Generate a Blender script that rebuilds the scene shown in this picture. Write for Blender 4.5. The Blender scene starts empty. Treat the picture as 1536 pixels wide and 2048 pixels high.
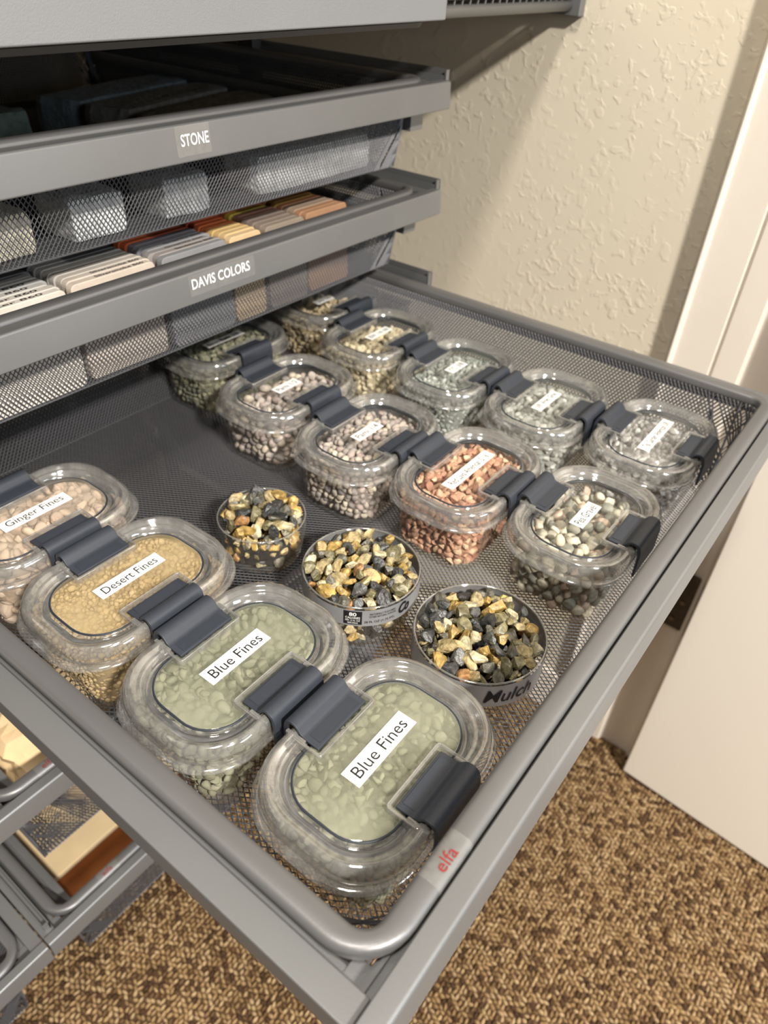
import bpy, bmesh, math, random
import numpy as np
from mathutils import Matrix, Vector, noise as mnoise

S = bpy.context.scene
COL = S.collection
Z0 = 0.755                      # drawer rim plane above the floor
random.seed(5)
rng = np.random.default_rng(11)

# ---------------------------------------------------------------- camera
yaw, pitch, roll = -0.9553218, 0.9020997, 0.0616687
cam_d = bpy.data.cameras.new('camera')
cam_d.sensor_fit = 'VERTICAL'; cam_d.sensor_height = 36.0; cam_d.sensor_width = 27.0
cam_d.lens = 1448.65 * 36.0 / 2048.0
cam_d.clip_start = 0.01
cam_d.dof.use_dof = True; cam_d.dof.focus_distance = 0.43; cam_d.dof.aperture_fstop = 8.5
cam = bpy.data.objects.new('camera', cam_d); COL.objects.link(cam)
cam.matrix_world = Matrix.Translation((-0.08508, -0.05191, 0.31054 + Z0)) @ \
    (Matrix.Rotation(yaw, 4, 'Z') @ Matrix.Rotation(pitch, 4, 'X') @ Matrix.Rotation(roll, 4, 'Z'))
S.camera = cam

# ---------------------------------------------------------------- light
S.view_settings.view_transform = 'Standard'; S.view_settings.look = 'None'
S.view_settings.gamma = 1.0; S.view_settings.use_curve_mapping = False
S.view_settings.exposure = -0.12
S.cycles.use_denoising = True
S.cycles.max_bounces = 12; S.cycles.transparent_max_bounces = 48
S.cycles.diffuse_bounces = 4; S.cycles.glossy_bounces = 4
S.cycles.caustics_reflective = False; S.cycles.caustics_refractive = False
S.cycles.sample_clamp_indirect = 6.0
W = bpy.data.worlds.new('world'); S.world = W; W.use_nodes = True
W.node_tree.nodes['Background'].inputs[0].default_value = (1.0, 0.95, 0.88, 1)
W.node_tree.nodes['Background'].inputs[1].default_value = 0.19

def area(name, loc, sx, sy, power, col):
    d = bpy.data.lights.new(name, 'AREA'); d.shape = 'RECTANGLE'; d.size = sx; d.size_y = sy
    d.energy = power; d.color = col
    o = bpy.data.objects.new(name, d); COL.objects.link(o); o.location = loc
    return o
area('ceiling_light', (-0.55, -1.75, 1.69 + Z0), 0.2, 0.26, 225, (1.0, 0.95, 0.87))
area('ceiling_light', (-0.35, -0.12, 1.69 + Z0), 0.22, 0.22, 27, (1.0, 0.94, 0.85))

wl = area('window_light', (.30, -2.5, .55 + Z0), .8, .8, 32, (.80, .90, 1.0))
wl.rotation_euler = Vector((0.0, 2.9, -.45)).to_track_quat('-Z', 'Y').to_euler()

# ---------------------------------------------------------------- materials
def srgb(r, g, b):
    f = lambda c: (c / 255 / 12.92) if c / 255 <= .04045 else ((c / 255 + .055) / 1.055) ** 2.4
    return (f(r), f(g), f(b), 1)
def newmat(n):
    m = bpy.data.materials.new(n); m.use_nodes = True
    return m, m.node_tree.nodes, m.node_tree.links
def mat(name, col, rough=.5, metal=0., noise=None, bump=None, spec=.5, var=.0, vscale=60., detail=3):
    m, N, L = newmat(name); b = N['Principled BSDF']
    b.inputs['Base Color'].default_value = col; b.inputs['Roughness'].default_value = rough
    b.inputs['Metallic'].default_value = metal; b.inputs['Specular IOR Level'].default_value = spec
    tc = N.new('ShaderNodeTexCoord')
    if var:
        n = N.new('ShaderNodeTexNoise'); n.inputs['Scale'].default_value = vscale; n.inputs['Detail'].default_value = detail
        L.new(tc.outputs['Object'], n.inputs['Vector'])
        mr = N.new('ShaderNodeMapRange'); mr.inputs[1].default_value = .3; mr.inputs[2].default_value = .7
        mr.inputs[3].default_value = 1 - var; mr.inputs[4].default_value = 1 + var
        L.new(n.outputs['Fac'], mr.inputs[0])
        mx = N.new('ShaderNodeVectorMath'); mx.operation = 'SCALE'; mx.inputs[0].default_value = col[:3]
        L.new(mr.outputs[0], mx.inputs['Scale']); L.new(mx.outputs[0], b.inputs['Base Color'])
    if bump:
        sc, st, di = bump
        n2 = N.new('ShaderNodeTexNoise'); n2.inputs['Scale'].default_value = sc; n2.inputs['Detail'].default_value = 4
        L.new(tc.outputs['Object'], n2.inputs['Vector'])
        bp = N.new('ShaderNodeBump'); bp.inputs['Strength'].default_value = st; bp.inputs['Distance'].default_value = di
        L.new(n2.outputs['Fac'], bp.inputs['Height']); L.new(bp.outputs[0], b.inputs['Normal'])
    return m

M = {}
M['frame'] = mat('grey_paint', srgb(126, 126, 126), .42, .5, bump=(900, .15, .0003), var=.06, vscale=9)
M['rim'] = mat('rim_paint', srgb(116, 115, 115), .40, .5, bump=(700, .12, .0003), var=.04, vscale=12)
M['mesh'] = mat('charcoal_mesh', srgb(92, 92, 95), .42, .4)
M['dark'] = mat('dark_metal', srgb(62, 60, 59), .5, .2)
M['fascia'] = mat('light_grey_panel', srgb(124, 125, 127), .5, .1, bump=(1400, .5, .0003), var=.03, vscale=14)
M['latch'] = mat('charcoal_latch', srgb(50, 54, 62), .42, 0, spec=.5, var=.05, vscale=300)
M['gasket'] = mat('dark_gasket', srgb(38, 44, 52), .45)
M['label'] = mat('white_label', srgb(238, 237, 233), .55)
M['ink'] = mat('black_ink', srgb(28, 28, 30), .5)
M['red_ink'] = mat('red_ink', srgb(134, 34, 30), .6)
M['white_ink'] = mat('white_ink', srgb(245, 245, 245), .4)
M['trim'] = mat('white_trim_paint', srgb(226, 217, 205), .38, bump=(30, .05, .001), var=.01)
M['door'] = mat('white_door_paint', srgb(230, 222, 210), .4, bump=(40, .04, .001))
M['hinge'] = mat('bronze_hinge', srgb(78, 70, 60), .5, .5, var=.15, vscale=80)
M['silver'] = mat('silver_band', srgb(192, 195, 200), .3, .6, var=.1, vscale=60)
M['paper'] = mat('brown_paper', srgb(222, 192, 148), .75, bump=(120, .3, .001), var=.05)
M['carton'] = mat('brown_carton', srgb(92, 68, 42), .8)
M['wood'] = mat('pale_wood', srgb(214, 190, 150), .55, var=.06, vscale=30)
M['orange'] = mat('orange_board', srgb(190, 112, 56), .7, var=.08, vscale=40)
M['screw'] = mat('screw_metal', srgb(120, 112, 100), .4, .8)

# wall: knockdown plaster
m, N, L = newmat('textured_plaster'); b = N['Principled BSDF']; M['wall'] = m
b.inputs['Base Color'].default_value = srgb(214, 204, 184); b.inputs['Roughness'].default_value = .55
tc = N.new('ShaderNodeTexCoord')
n1 = N.new('ShaderNodeTexNoise'); n1.inputs['Scale'].default_value = 85; n1.inputs['Detail'].default_value = 2.5; n1.inputs['Distortion'].default_value = .5
n2 = N.new('ShaderNodeTexNoise'); n2.inputs['Scale'].default_value = 7
L.new(tc.outputs['Object'], n1.inputs['Vector']); L.new(tc.outputs['Object'], n2.inputs['Vector'])
r1 = N.new('ShaderNodeMapRange'); r1.interpolation_type = 'SMOOTHSTEP'; r1.inputs[1].default_value = .52; r1.inputs[2].default_value = .66
r2 = N.new('ShaderNodeMapRange'); r2.inputs[1].default_value = .35; r2.inputs[2].default_value = .6; r2.inputs[3].default_value = .25
L.new(n1.outputs['Fac'], r1.inputs[0]); L.new(n2.outputs['Fac'], r2.inputs[0])
mu = N.new('ShaderNodeMath'); mu.operation = 'MULTIPLY'; L.new(r1.outputs[0], mu.inputs[0]); L.new(r2.outputs[0], mu.inputs[1])
bp = N.new('ShaderNodeBump'); bp.inputs['Strength'].default_value = .5; bp.inputs['Distance'].default_value = .0009
L.new(mu.outputs[0], bp.inputs['Height']); L.new(bp.outputs[0], b.inputs['Normal'])

# clear plastic (thin walled): transparent + glossy by facing, a little haze
def plastic(name, haze, tint=(.985, .985, .98), hazecol=(.72, .70, .66), rough=.06, k=.9, base=.05, bump=None, hz=220):
    m, N, L = newmat(name)
    for n in list(N):
        if n.type == 'BSDF_PRINCIPLED': N.remove(n)
    out = [n for n in N if n.type == 'OUTPUT_MATERIAL'][0]
    tr = N.new('ShaderNodeBsdfTransparent'); tr.inputs[0].default_value = (*tint, 1)
    gl = N.new('ShaderNodeBsdfGlossy'); gl.inputs['Roughness'].default_value = rough; gl.inputs[0].default_value = (1, 1, 1, 1)
    df = N.new('ShaderNodeBsdfDiffuse'); df.inputs[0].default_value = (*hazecol, 1)
    tc = N.new('ShaderNodeTexCoord')
    lw = N.new('ShaderNodeLayerWeight'); lw.inputs[0].default_value = .5
    pw = N.new('ShaderNodeMath'); pw.operation = 'POWER'; pw.inputs[1].default_value = 3.2
    L.new(lw.outputs['Facing'], pw.inputs[0])
    ma = N.new('ShaderNodeMath'); ma.operation = 'MULTIPLY_ADD'; ma.inputs[1].default_value = k - base; ma.inputs[2].default_value = base
    L.new(pw.outputs[0], ma.inputs[0])
    nz = N.new('ShaderNodeTexNoise'); nz.inputs['Scale'].default_value = hz; nz.inputs['Detail'].default_value = 5
    L.new(tc.outputs['Object'], nz.inputs['Vector'])
    mr = N.new('ShaderNodeMapRange'); mr.inputs[1].default_value = .35; mr.inputs[2].default_value = .75
    mr.inputs[3].default_value = haze * .65; mr.inputs[4].default_value = haze * 1.5
    L.new(nz.outputs['Fac'], mr.inputs[0])
    m1 = N.new('ShaderNodeMixShader'); L.new(mr.outputs[0], m1.inputs[0]); L.new(tr.outputs[0], m1.inputs[1]); L.new(df.outputs[0], m1.inputs[2])
    m2 = N.new('ShaderNodeMixShader'); L.new(ma.outputs[0], m2.inputs[0]); L.new(m1.outputs[0], m2.inputs[1]); L.new(gl.outputs[0], m2.inputs[2])
    L.new(m2.outputs[0], out.inputs['Surface'])
    if bump:
        n2 = N.new('ShaderNodeTexNoise'); n2.inputs['Scale'].default_value = bump[0]
        L.new(tc.outputs['Object'], n2.inputs['Vector'])
        bp = N.new('ShaderNodeBump'); bp.inputs['Strength'].default_value = bump[1]; bp.inputs['Distance'].default_value = .001
        L.new(n2.outputs['Fac'], bp.inputs['Height'])
        L.new(bp.outputs[0], gl.inputs['Normal']); L.new(bp.outputs[0], lw.inputs['Normal'])
    return m
M['body'] = plastic('clear_plastic_body', .03, k=.55, bump=(60, .25))
M['lid'] = plastic('clear_plastic_lid', .24, hazecol=(.40, .39, .37), k=.95, base=.15, rough=.08, bump=(40, .06), hz=120)  # grey diffuse haze stands in for reflections and refraction in thick clear rims
M['pane'] = plastic('clear_lid_window', .02, k=.35, base=.045, rough=.05)
M['tape'] = plastic('clear_tape', .08, k=.5, base=.06, rough=.3)
def dust(name, col, a, b_):
    m = plastic(name, .1, hazecol=col, k=.3, base=.04, rough=.12, hz=22)
    mr = [n for n in m.node_tree.nodes if n.type == 'MAP_RANGE'][0]
    mr.inputs[3].default_value = a; mr.inputs[4].default_value = b_
    return m

# stones: colour comes from a per-stone attribute
def stonemat(name, rough=.75, bump=(260, .5, .0012), var=.25, vscale=180, spec=.4):
    m, N, L = newmat(name); b = N['Principled BSDF']
    b.inputs['Roughness'].default_value = rough; b.inputs['Specular IOR Level'].default_value = spec
    at = N.new('ShaderNodeAttribute'); at.attribute_name = 'Col'
    tc = N.new('ShaderNodeTexCoord'); n = N.new('ShaderNodeTexNoise'); n.inputs['Scale'].default_value = vscale; n.inputs['Detail'].default_value = 4
    L.new(tc.outputs['Object'], n.inputs['Vector'])
    mr = N.new('ShaderNodeMapRange'); mr.inputs[1].default_value = .3; mr.inputs[2].default_value = .7; mr.inputs[3].default_value = 1 - var; mr.inputs[4].default_value = 1 + var
    L.new(n.outputs['Fac'], mr.inputs[0])
    mx = N.new('ShaderNodeVectorMath'); mx.operation = 'SCALE'; L.new(at.outputs['Color'], mx.inputs[0]); L.new(mr.outputs[0], mx.inputs['Scale'])
    L.new(mx.outputs[0], b.inputs['Base Color'])
    n2 = N.new('ShaderNodeTexNoise'); n2.inputs['Scale'].default_value = bump[0]; n2.inputs['Detail'].default_value = 5
    L.new(tc.outputs['Object'], n2.inputs['Vector'])
    bp = N.new('ShaderNodeBump'); bp.inputs['Strength'].default_value = bump[1]; bp.inputs['Distance'].default_value = bump[2]
    L.new(n2.outputs['Fac'], bp.inputs['Height']); L.new(bp.outputs[0], b.inputs['Normal'])
    return m
M['stone'] = stonemat('dry_stone')
M['powder'] = stonemat('powdery_clump', .95, (420, .6, .0008), .12, 120, .15)
M['wet'] = stonemat('glossy_crushed_stone', .33, (420, .7, .0012), .45, 330, .6)
M['piece'] = stonemat('crushed_stone_surface', .34, (2.6, .9, .0012), .55, 1.6, .6)
M['slab'] = stonemat('rough_slab', .8, (240, .8, .0015), .25, 120, .3)
M['chip'] = stonemat('concrete_chip', .85, (500, .3, .0005), .07, 90, .2)

# ---------------------------------------------------------------- helpers
def mk(name, v, f, material, parent=None, smooth=False, col=None, loc=None, link=True):
    me = bpy.data.meshes.new(name)
    v = np.asarray(v, dtype=float)
    me.from_pydata(v.tolist(), [], f if isinstance(f, list) else f.tolist())
    if smooth:
        me.polygons.foreach_set('use_smooth', np.ones(len(me.polygons), dtype=bool))
    if col is not None:
        a = me.color_attributes.new('Col', 'FLOAT_COLOR', 'POINT')
        c = np.ones((len(me.vertices), 4), dtype=np.float32); c[:, :3] = col
        a.data.foreach_set('color', c.ravel())
    me.update()
    if material: me.materials.append(material)
    o = bpy.data.objects.new(name, me)
    if link: COL.objects.link(o)
    if parent: o.parent = parent
    if loc is not None: o.location = loc
    return o
class G:                                            # geometry gatherer
    def __init__(s): s.v = []; s.f = []; s.n = 0
    def add(s, v, f):
        v = np.asarray(v, float).reshape(-1, 3)
        s.v.append(v); s.f += [[i + s.n for i in q] for q in f]; s.n += len(v)
    def box(s, x0, x1, y0, y1, z0, z1):
        v = [(x, y, z) for x in (x0, x1) for y in (y0, y1) for z in (z0, z1)]
        s.add(v, [[0, 1, 3, 2], [4, 6, 7, 5], [0, 4, 5, 1], [2, 3, 7, 6], [0, 2, 6, 4], [1, 5, 7, 3]])
    def cyl(s, p0, p1, r, n=10):
        p0 = np.array(p0, float); p1 = np.array(p1, float); d = p1 - p0; d /= np.linalg.norm(d)
        a = np.cross(d, (0, 0, 1) if abs(d[2]) < .9 else (1, 0, 0)); a /= np.linalg.norm(a); b_ = np.cross(d, a)
        v = []
        for P in (p0, p1):
            for k in range(n):
                t = 2 * math.pi * k / n; v.append(P + r * (math.cos(t) * a + math.sin(t) * b_))
        f = [[k, (k + 1) % n, n + (k + 1) % n, n + k] for k in range(n)] + [list(range(n))[::-1], list(range(n, 2 * n))]
        s.add(v, f)
    def prism(s, prof, axis, a, b_):               # closed 2D profile extruded along an axis
        n = len(prof); v = []
        for t in (a, b_):
            for p, q in prof:
                v.append((t, p, q) if axis == 0 else (p, t, q) if axis == 1 else (p, q, t))
        s.add(v, [[k, (k + 1) % n, n + (k + 1) % n, n + k] for k in range(n)] + [list(range(n))[::-1], list(range(n, 2 * n))])
    def out(s): return np.vstack(s.v), s.f
    def obj(s, name, m, parent=None, smooth=False, bevel=0, seg=2, **k):
        v, f = s.out(); o = mk(name, v, f, m, parent, smooth, **k)
        fixn(o)
        if bevel:
            md = o.modifiers.new('bevel', 'BEVEL'); md.width = bevel; md.segments = seg; md.limit_method = 'ANGLE'; md.angle_limit = math.radians(40)
            o.data.polygons.foreach_set('use_smooth', np.ones(len(o.data.polygons), dtype=bool))
            wn = o.modifiers.new('wn', 'WEIGHTED_NORMAL'); wn.keep_sharp = True
        return o
def fixn(o):
    bm = bmesh.new(); bm.from_mesh(o.data); bmesh.ops.recalc_face_normals(bm, faces=bm.faces); bm.to_mesh(o.data); bm.free()
def tag(o, label=None, cat=None, group=None, kind=None):
    if label: o['label'] = label
    if cat: o['category'] = cat
    if group: o['group'] = group
    if kind: o['kind'] = kind
    return o
def thing(name, loc, label, cat, group=None, rz=0):
    o = bpy.data.objects.new(name, None); o.empty_display_size = .02; COL.objects.link(o)
    o.location = (loc[0], loc[1], loc[2] + Z0); o.rotation_euler = (0, 0, rz)
    return tag(o, label, cat, group)
def copy_tree(o, parent=None):
    c = o.copy(); COL.objects.link(c)
    if parent: c.parent = parent
    for ch in [x for x in o.children]: copy_tree(ch, c)
    return c
def rr(hx, hy, r, z, n=8, cx=0, cy=0):
    P = []
    for sx, sy, a0 in ((1, 1, 0), (-1, 1, 90), (-1, -1, 180), (1, -1, 270)):
        for k in range(n + 1):
            a = math.radians(a0 + 90 * k / n)
            P.append((cx + sx * (hx - r) + r * math.cos(a), cy + sy * (hy - r) + r * math.sin(a), z))
    return P
def loft(rings, cap0=False, cap1=False, closed=False):
    n = len(rings[0]); v = [p for r in rings for p in r]; f = []
    K = len(rings)
    for i in range(K if closed else K - 1):
        j = (i + 1) % K
        for k in range(n): f.append([i * n + k, i * n + (k + 1) % n, j * n + (k + 1) % n, j * n + k])
    if cap0: f.append(list(range(n))[::-1])
    if cap1: f.append([(K - 1) * n + k for k in range(n)])
    return v, f
def ringtube(path, ry, rz, z, n=10, sq=2.0):               # closed tube along closed xy path with outward normals
    P = np.array(path)[:, :2]; T = np.roll(P, -1, 0) - np.roll(P, 1, 0); T /= np.linalg.norm(T, axis=1)[:, None]
    Nn = np.stack([T[:, 1], -T[:, 0]], 1)
    rings = []
    for k in range(n):
        a = 2 * math.pi * k / n
        ca, sa = math.cos(a), math.sin(a); e = 2 / sq
        q = P + Nn * ry * math.copysign(abs(ca) ** e, ca); rings.append([(x, y, z + rz * math.copysign(abs(sa) ** e, sa)) for x, y in q])
    return loft(rings, closed=True)

TXT = {}
def text_geo(s, size, bold=0.0, shear=0.0, sx=1.0):
    key = (s, size, bold, shear, sx)
    if key in TXT: return TXT[key]
    c = bpy.data.curves.new('t', 'FONT'); c.body = s; c.size = size; c.align_x = 'CENTER'; c.align_y = 'CENTER'
    c.offset = bold; c.shear = shear; c.resolution_u = 3
    o = bpy.data.objects.new('t', c); COL.objects.link(o)
    bpy.context.view_layer.update()
    dg = bpy.context.evaluated_depsgraph_get(); me = bpy.data.meshes.new_from_object(o.evaluated_get(dg))
    v = np.array([list(q.co) for q in me.vertices]) if len(me.vertices) else np.zeros((0, 3)); f = [list(p.vertices) for p in me.polygons]
    bpy.data.objects.remove(o); bpy.data.curves.remove(c); bpy.data.meshes.remove(me)
    if len(v):
        v[:, 0] -= (v[:, 0].min() + v[:, 0].max()) / 2; v[:, 1] -= (v[:, 1].min() + v[:, 1].max()) / 2; v[:, 0] *= sx
    TXT[key] = (v, f); return TXT[key]
def text_fit(s, width, height, bold=0.0, shear=0.0):
    v, f = text_geo(s, 1.0, bold, shear); v = v.copy()
    v[:, 0] *= width / np.ptp(v[:, 0]); v[:, 1] *= height / np.ptp(v[:, 1]); return v, f

# ---------------------------------------------------------------- the room
g = G(); g.box(-1.2, 1.6, -2.2, 1.05, -.02, 0)
floor = tag(g.obj('floor', mat('carpet_backing', srgb(74, 50, 30), .95)), 'brown carpeted floor', kind='structure')
floor.location.z = 0
g = G(); g.box(.769, .85, .147, 1.08, -Z0, 1.75)
o = tag(g.obj('wall_right', M['wall']), 'cream knockdown-textured side wall', kind='structure'); o.location.z = Z0
g = G(); g.box(-1.2, .769, 1.0, 1.08, -Z0, 1.75)
o = tag(g.obj('wall_back', M['wall']), 'cream back wall behind the drawers', kind='structure'); o.location.z = Z0
g = G(); g.box(.757, .769, .16, 1.0, -Z0, -Z0 + .09)
o = tag(g.obj('baseboard_right', M['trim'], bevel=.003), kind='structure'); o.location.z = Z0
# casing and jamb profile (x,y), extruded in z
prof = [(.84, .147), (.769, .147), (.752, .146), (.750, .1435), (.751, .141), (.7545, .1385), (.7545, .0965), (.758, .095), (.758, .0935), (.7545, .092),
        (.7545, .064), (.762, .060), (.764, .057), (.764, .016), (.758, .012), (.756, .006), (.76, .003), (.84, .003)]
g = G(); g.prism(prof, 2, -Z0, 1.75)
jamb = tag(g.obj('trim_1', M['trim'], bevel=.0012), 'white door casing and jamb', kind='structure'); jamb.location.z = Z0
hg = G(); hg.box(.7595, .7632, .012, .052, -.449, -.348); hp = hg.obj('hinge', M['hinge'], jamb, bevel=.001)
kg = G()
kg.cyl((.753, .001, -.449), (.753, .001, -.348), .006, 12)
kg.obj('hinge_knuckle', M['hinge'], hp, smooth=False)
sg = G()
for zz, yy in ((-.365, .035), (-.398, .024), (-.432, .030)): sg.cyl((.7575, yy, zz), (.7596, yy, zz), .0035, 12)
sg.obj('screw_head', M['screw'], hp)
# the open door: hinged at the jamb, swung towards the room
d = G(); d.box(0, .034, -.78, 0, .010, 2.03)
door = tag(d.obj('door_1', M['door'], bevel=.0022), 'white door standing open on the right', kind='structure')
door.location = (.7195, .004, 0); door.rotation_euler = (0, 0, -math.atan2(.017, .238))
# the jamb's front return and the room wall beyond it
g = G(); g.box(.84, 1.6, .02, .10, -Z0, 1.75)
o = tag(g.obj('wall_front', M['wall']), kind='structure'); o.location.z = Z0

# carpet pile: short raised yarn loops over a dark backing
def carpet():
    px, py = .0074, .0058
    xs = np.arange(-.30, .80, px); ys = np.arange(-.62, .80, py)
    X, Y = np.meshgrid(xs, ys); ii, jj = np.meshgrid(np.arange(len(xs)), np.arange(len(ys))); CK = ((ii + jj // 1) % 2 == 0).ravel(); row = (np.arange(len(ys)) % 2)[:, None]
    X = X + row * px * .5
    X = X.ravel() + rng.normal(0, .0006, X.size); Y = Y.ravel() + rng.normal(0, .0005, Y.size)
    # keep only what the camera or a step aside could see
    keep = (X < .765) & ~((X > .70) & (Y < .0) & (Y > -2) & (X > .72)) 
    X, Y = X[keep], Y[keep]; n = len(X)
    flip = rng.random(n) < .22
    ang = np.where(CK[keep] ^ flip, .1, 1.45) + rng.normal(0, .2, n)
    L_ = .0047 * rng.uniform(.8, 1.15, n); Wd = .0024 * rng.uniform(.8, 1.2, n); H = .0040 * rng.uniform(.75, 1.2, n)
    base = np.array([(-1, -.55, 0), (-1, .55, 0), (1, .55, 0), (1, -.55, 0), (-.1, -1.1, 0), (-.1, 1.1, 0), (-.55, 0, .85), (.0, .05, 1.0), (.6, 0, .8), (-.3, -.6, .7), (-.3, .6, .7), (.45, -.55, .65), (.45, .55, .65)])
    fc = [[0, 4, 9], [0, 9, 6], [4, 3, 11], [4, 11, 9], [3, 8, 11], [3, 2, 8], [2, 12, 8], [2, 5, 12], [5, 10, 12], [5, 1, 10], [1, 6, 10], [1, 0, 6], [6, 9, 7], [9, 11, 7], [11, 8, 7], [8, 12, 7], [12, 10, 7], [10, 6, 7]]
    ca, sa = np.cos(ang), np.sin(ang)
    bx = base[None, :, 0] * L_[:, None]; by = base[None, :, 1] * Wd[:, None]
    V = np.stack([X[:, None] + bx * ca[:, None] - by * sa[:, None], Y[:, None] + bx * sa[:, None] + by * ca[:, None], base[None, :, 2] * H[:, None]], 2).reshape(-1, 3)
    F = (np.array(fc)[None] + (np.arange(n) * 13)[:, None, None]).reshape(-1, 3)
    pal = np.array([srgb(162, 137, 102)[:3], srgb(148, 121, 86)[:3], srgb(130, 104, 72)[:3], srgb(96, 73, 50)[:3], srgb(72, 54, 38)[:3]])
    c = pal[rng.choice(5, n, p=[.24, .30, .24, .13, .09])] * rng.uniform(.9, 1.1, (n, 1))
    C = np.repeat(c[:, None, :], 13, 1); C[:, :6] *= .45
    me = bpy.data.meshes.new('carpet_pile')
    me.vertices.add(len(V)); me.vertices.foreach_set('co', V.ravel())
    me.loops.add(F.size); me.loops.foreach_set('vertex_index', F.ravel().astype(np.int32))
    me.polygons.add(len(F)); me.polygons.foreach_set('loop_start', np.arange(0, F.size, 3, dtype=np.int32))
    me.polygons.foreach_set('use_smooth', np.ones(len(F), dtype=bool))
    me.update(calc_edges=True)
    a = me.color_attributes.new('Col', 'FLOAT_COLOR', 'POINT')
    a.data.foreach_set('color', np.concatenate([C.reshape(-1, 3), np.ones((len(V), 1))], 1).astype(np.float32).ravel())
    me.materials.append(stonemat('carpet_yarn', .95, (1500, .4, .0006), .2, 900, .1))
    o = bpy.data.objects.new('carpet_pile', me); COL.objects.link(o)
    tag(o, 'tan and dark brown looped carpet pile on the floor', 'carpet', kind='stuff')
carpet()

# ---------------------------------------------------------------- drawers
PA, PB = .0037, .0056              # diamond size of the expanded metal
def strand(gv, gf, pts, nrm, w=.00044, t=.0006):
    pts = np.asarray(pts); nrm = np.asarray(nrm); T = np.gradient(pts, axis=0) if len(pts) > 2 else np.repeat((pts[1] - pts[0])[None], len(pts), 0)
    T = T / np.linalg.norm(T, axis=1)[:, None]; B = np.cross(T, nrm); B /= np.linalg.norm(B, axis=1)[:, None]
    n0 = sum(len(x) for x in gv[-1:]) if False else gv[0]
    V = np.stack([pts + B * w, pts + nrm * t, pts - B * w, pts - nrm * t], 1).reshape(-1, 3)
    gv[1].append(V)
    for i in range(len(pts) - 1):
        a = n0 + i * 4
        for k in range(4): gf.append((a + k, a + (k + 1) % 4, a + 4 + (k + 1) % 4, a + 4 + k))
    gv[0] += len(V)
def basket_mesh(x0, x1, y0, y1, r, H, ins, z=0):
    cx, cy, hx, hy = (x0 + x1) / 2, (y0 + y1) / 2, (x1 - x0) / 2, (y1 - y0) / 2
    segs = [('l', (cx - hx + r, cy - hy), (1, 0), 2 * (hx - r), (0, 1)), ('c', (cx + hx - r, cy - hy + r), -90), ('l', (cx + hx, cy - hy + r), (0, 1), 2 * (hy - r), (-1, 0)), ('c', (cx + hx - r, cy + hy - r), 0),
            ('l', (cx + hx - r, cy + hy), (-1, 0), 2 * (hx - r), (0, -1)), ('c', (cx - hx + r, cy + hy - r), 90), ('l', (cx - hx, cy + hy - r), (0, -1), 2 * (hy - r), (1, 0)), ('c', (cx - hx + r, cy - hy + r), 180)]
    lens = [s[3] if s[0] == 'l' else math.pi / 2 * r for s in segs]; tot = sum(lens); cum = np.cumsum([0] + lens)
    def outl(s):
        s = s % tot; i = min(int(np.searchsorted(cum, s, 'right')) - 1, 7); u = s - cum[i]; q = segs[i]
        if q[0] == 'l': return q[1][0] + q[2][0] * u, q[1][1] + q[2][1] * u, q[4][0], q[4][1], False
        a = math.radians(q[2]) + u / r
        return q[1][0] + r * math.cos(a), q[1][1] + r * math.sin(a), -math.cos(a), -math.sin(a), True
    n = int(tot / PA); pa = tot / n
    gv = [0, []]; gf = []
    kk = pa / PB
    for fam in (1, -1):
        for i in range(n):
            s0 = i * pa; s1 = s0 + fam * H * kk
            c0 = outl(s0)[4] or outl(s1)[4] or outl((s0 + s1) / 2)[4]
            m_ = 7 if c0 else 2; pts = []; nr = []
            for j in range(m_):
                t = j / (m_ - 1); x, y, nx, ny, _ = outl(s0 + (s1 - s0) * t); d = ins * t
                pts.append((x + nx * d, y + ny * d, z - H * t)); nr.append((nx, ny, ins / H))
            fr_ = outl(s0)[3] > .5
            strand(gv, gf, pts, nr, w=.00044 if fr_ else .00078, t=.0005 if fr_ else .0013)
    # floor
    fx, fy, fr = hx - ins, hy - ins, max(r - ins, .006)
    def inside(P):
        qx = np.abs(P[:, 0]) - (fx - fr); qy = np.abs(P[:, 1]) - (fy - fr)
        return np.hypot(np.maximum(qx, 0), np.maximum(qy, 0)) + np.minimum(np.maximum(qx, qy), 0) <= fr
    for fam in (1, -1):
        dvec = np.array([PA, fam * PB]); dvec = dvec / np.linalg.norm(dvec); nl = int((2 * fx + 2 * fy * PA / PB) / PA) + 2
        xs0 = -fx - fy * PA / PB
        for i in range(nl):
            o_ = np.array([xs0 + i * PA, 0.0]); ts = np.linspace(-1.2 * (fx + fy), 1.2 * (fx + fy), 900); P = o_ + ts[:, None] * dvec
            ok = np.where(inside(P))[0]
            if len(ok) < 3: continue
            a, b_ = P[ok[0]], P[ok[-1]]
            strand(gv, gf, [(cx + a[0], cy + a[1], z - H), (cx + b_[0], cy + b_[1], z - H)], [(0, 0, 1), (0, 0, 1)])
    # fold wire
    v, f = ringtube(rr(fx, fy, fr, 0, 6, cx, cy), .0007, .0007, z - H, 4)
    f = [tuple(k + gv[0] for k in q) for q in f]; gv[1].append(np.array(v)); gv[0] += len(v)
    return np.vstack(gv[1]), gf + f

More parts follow.
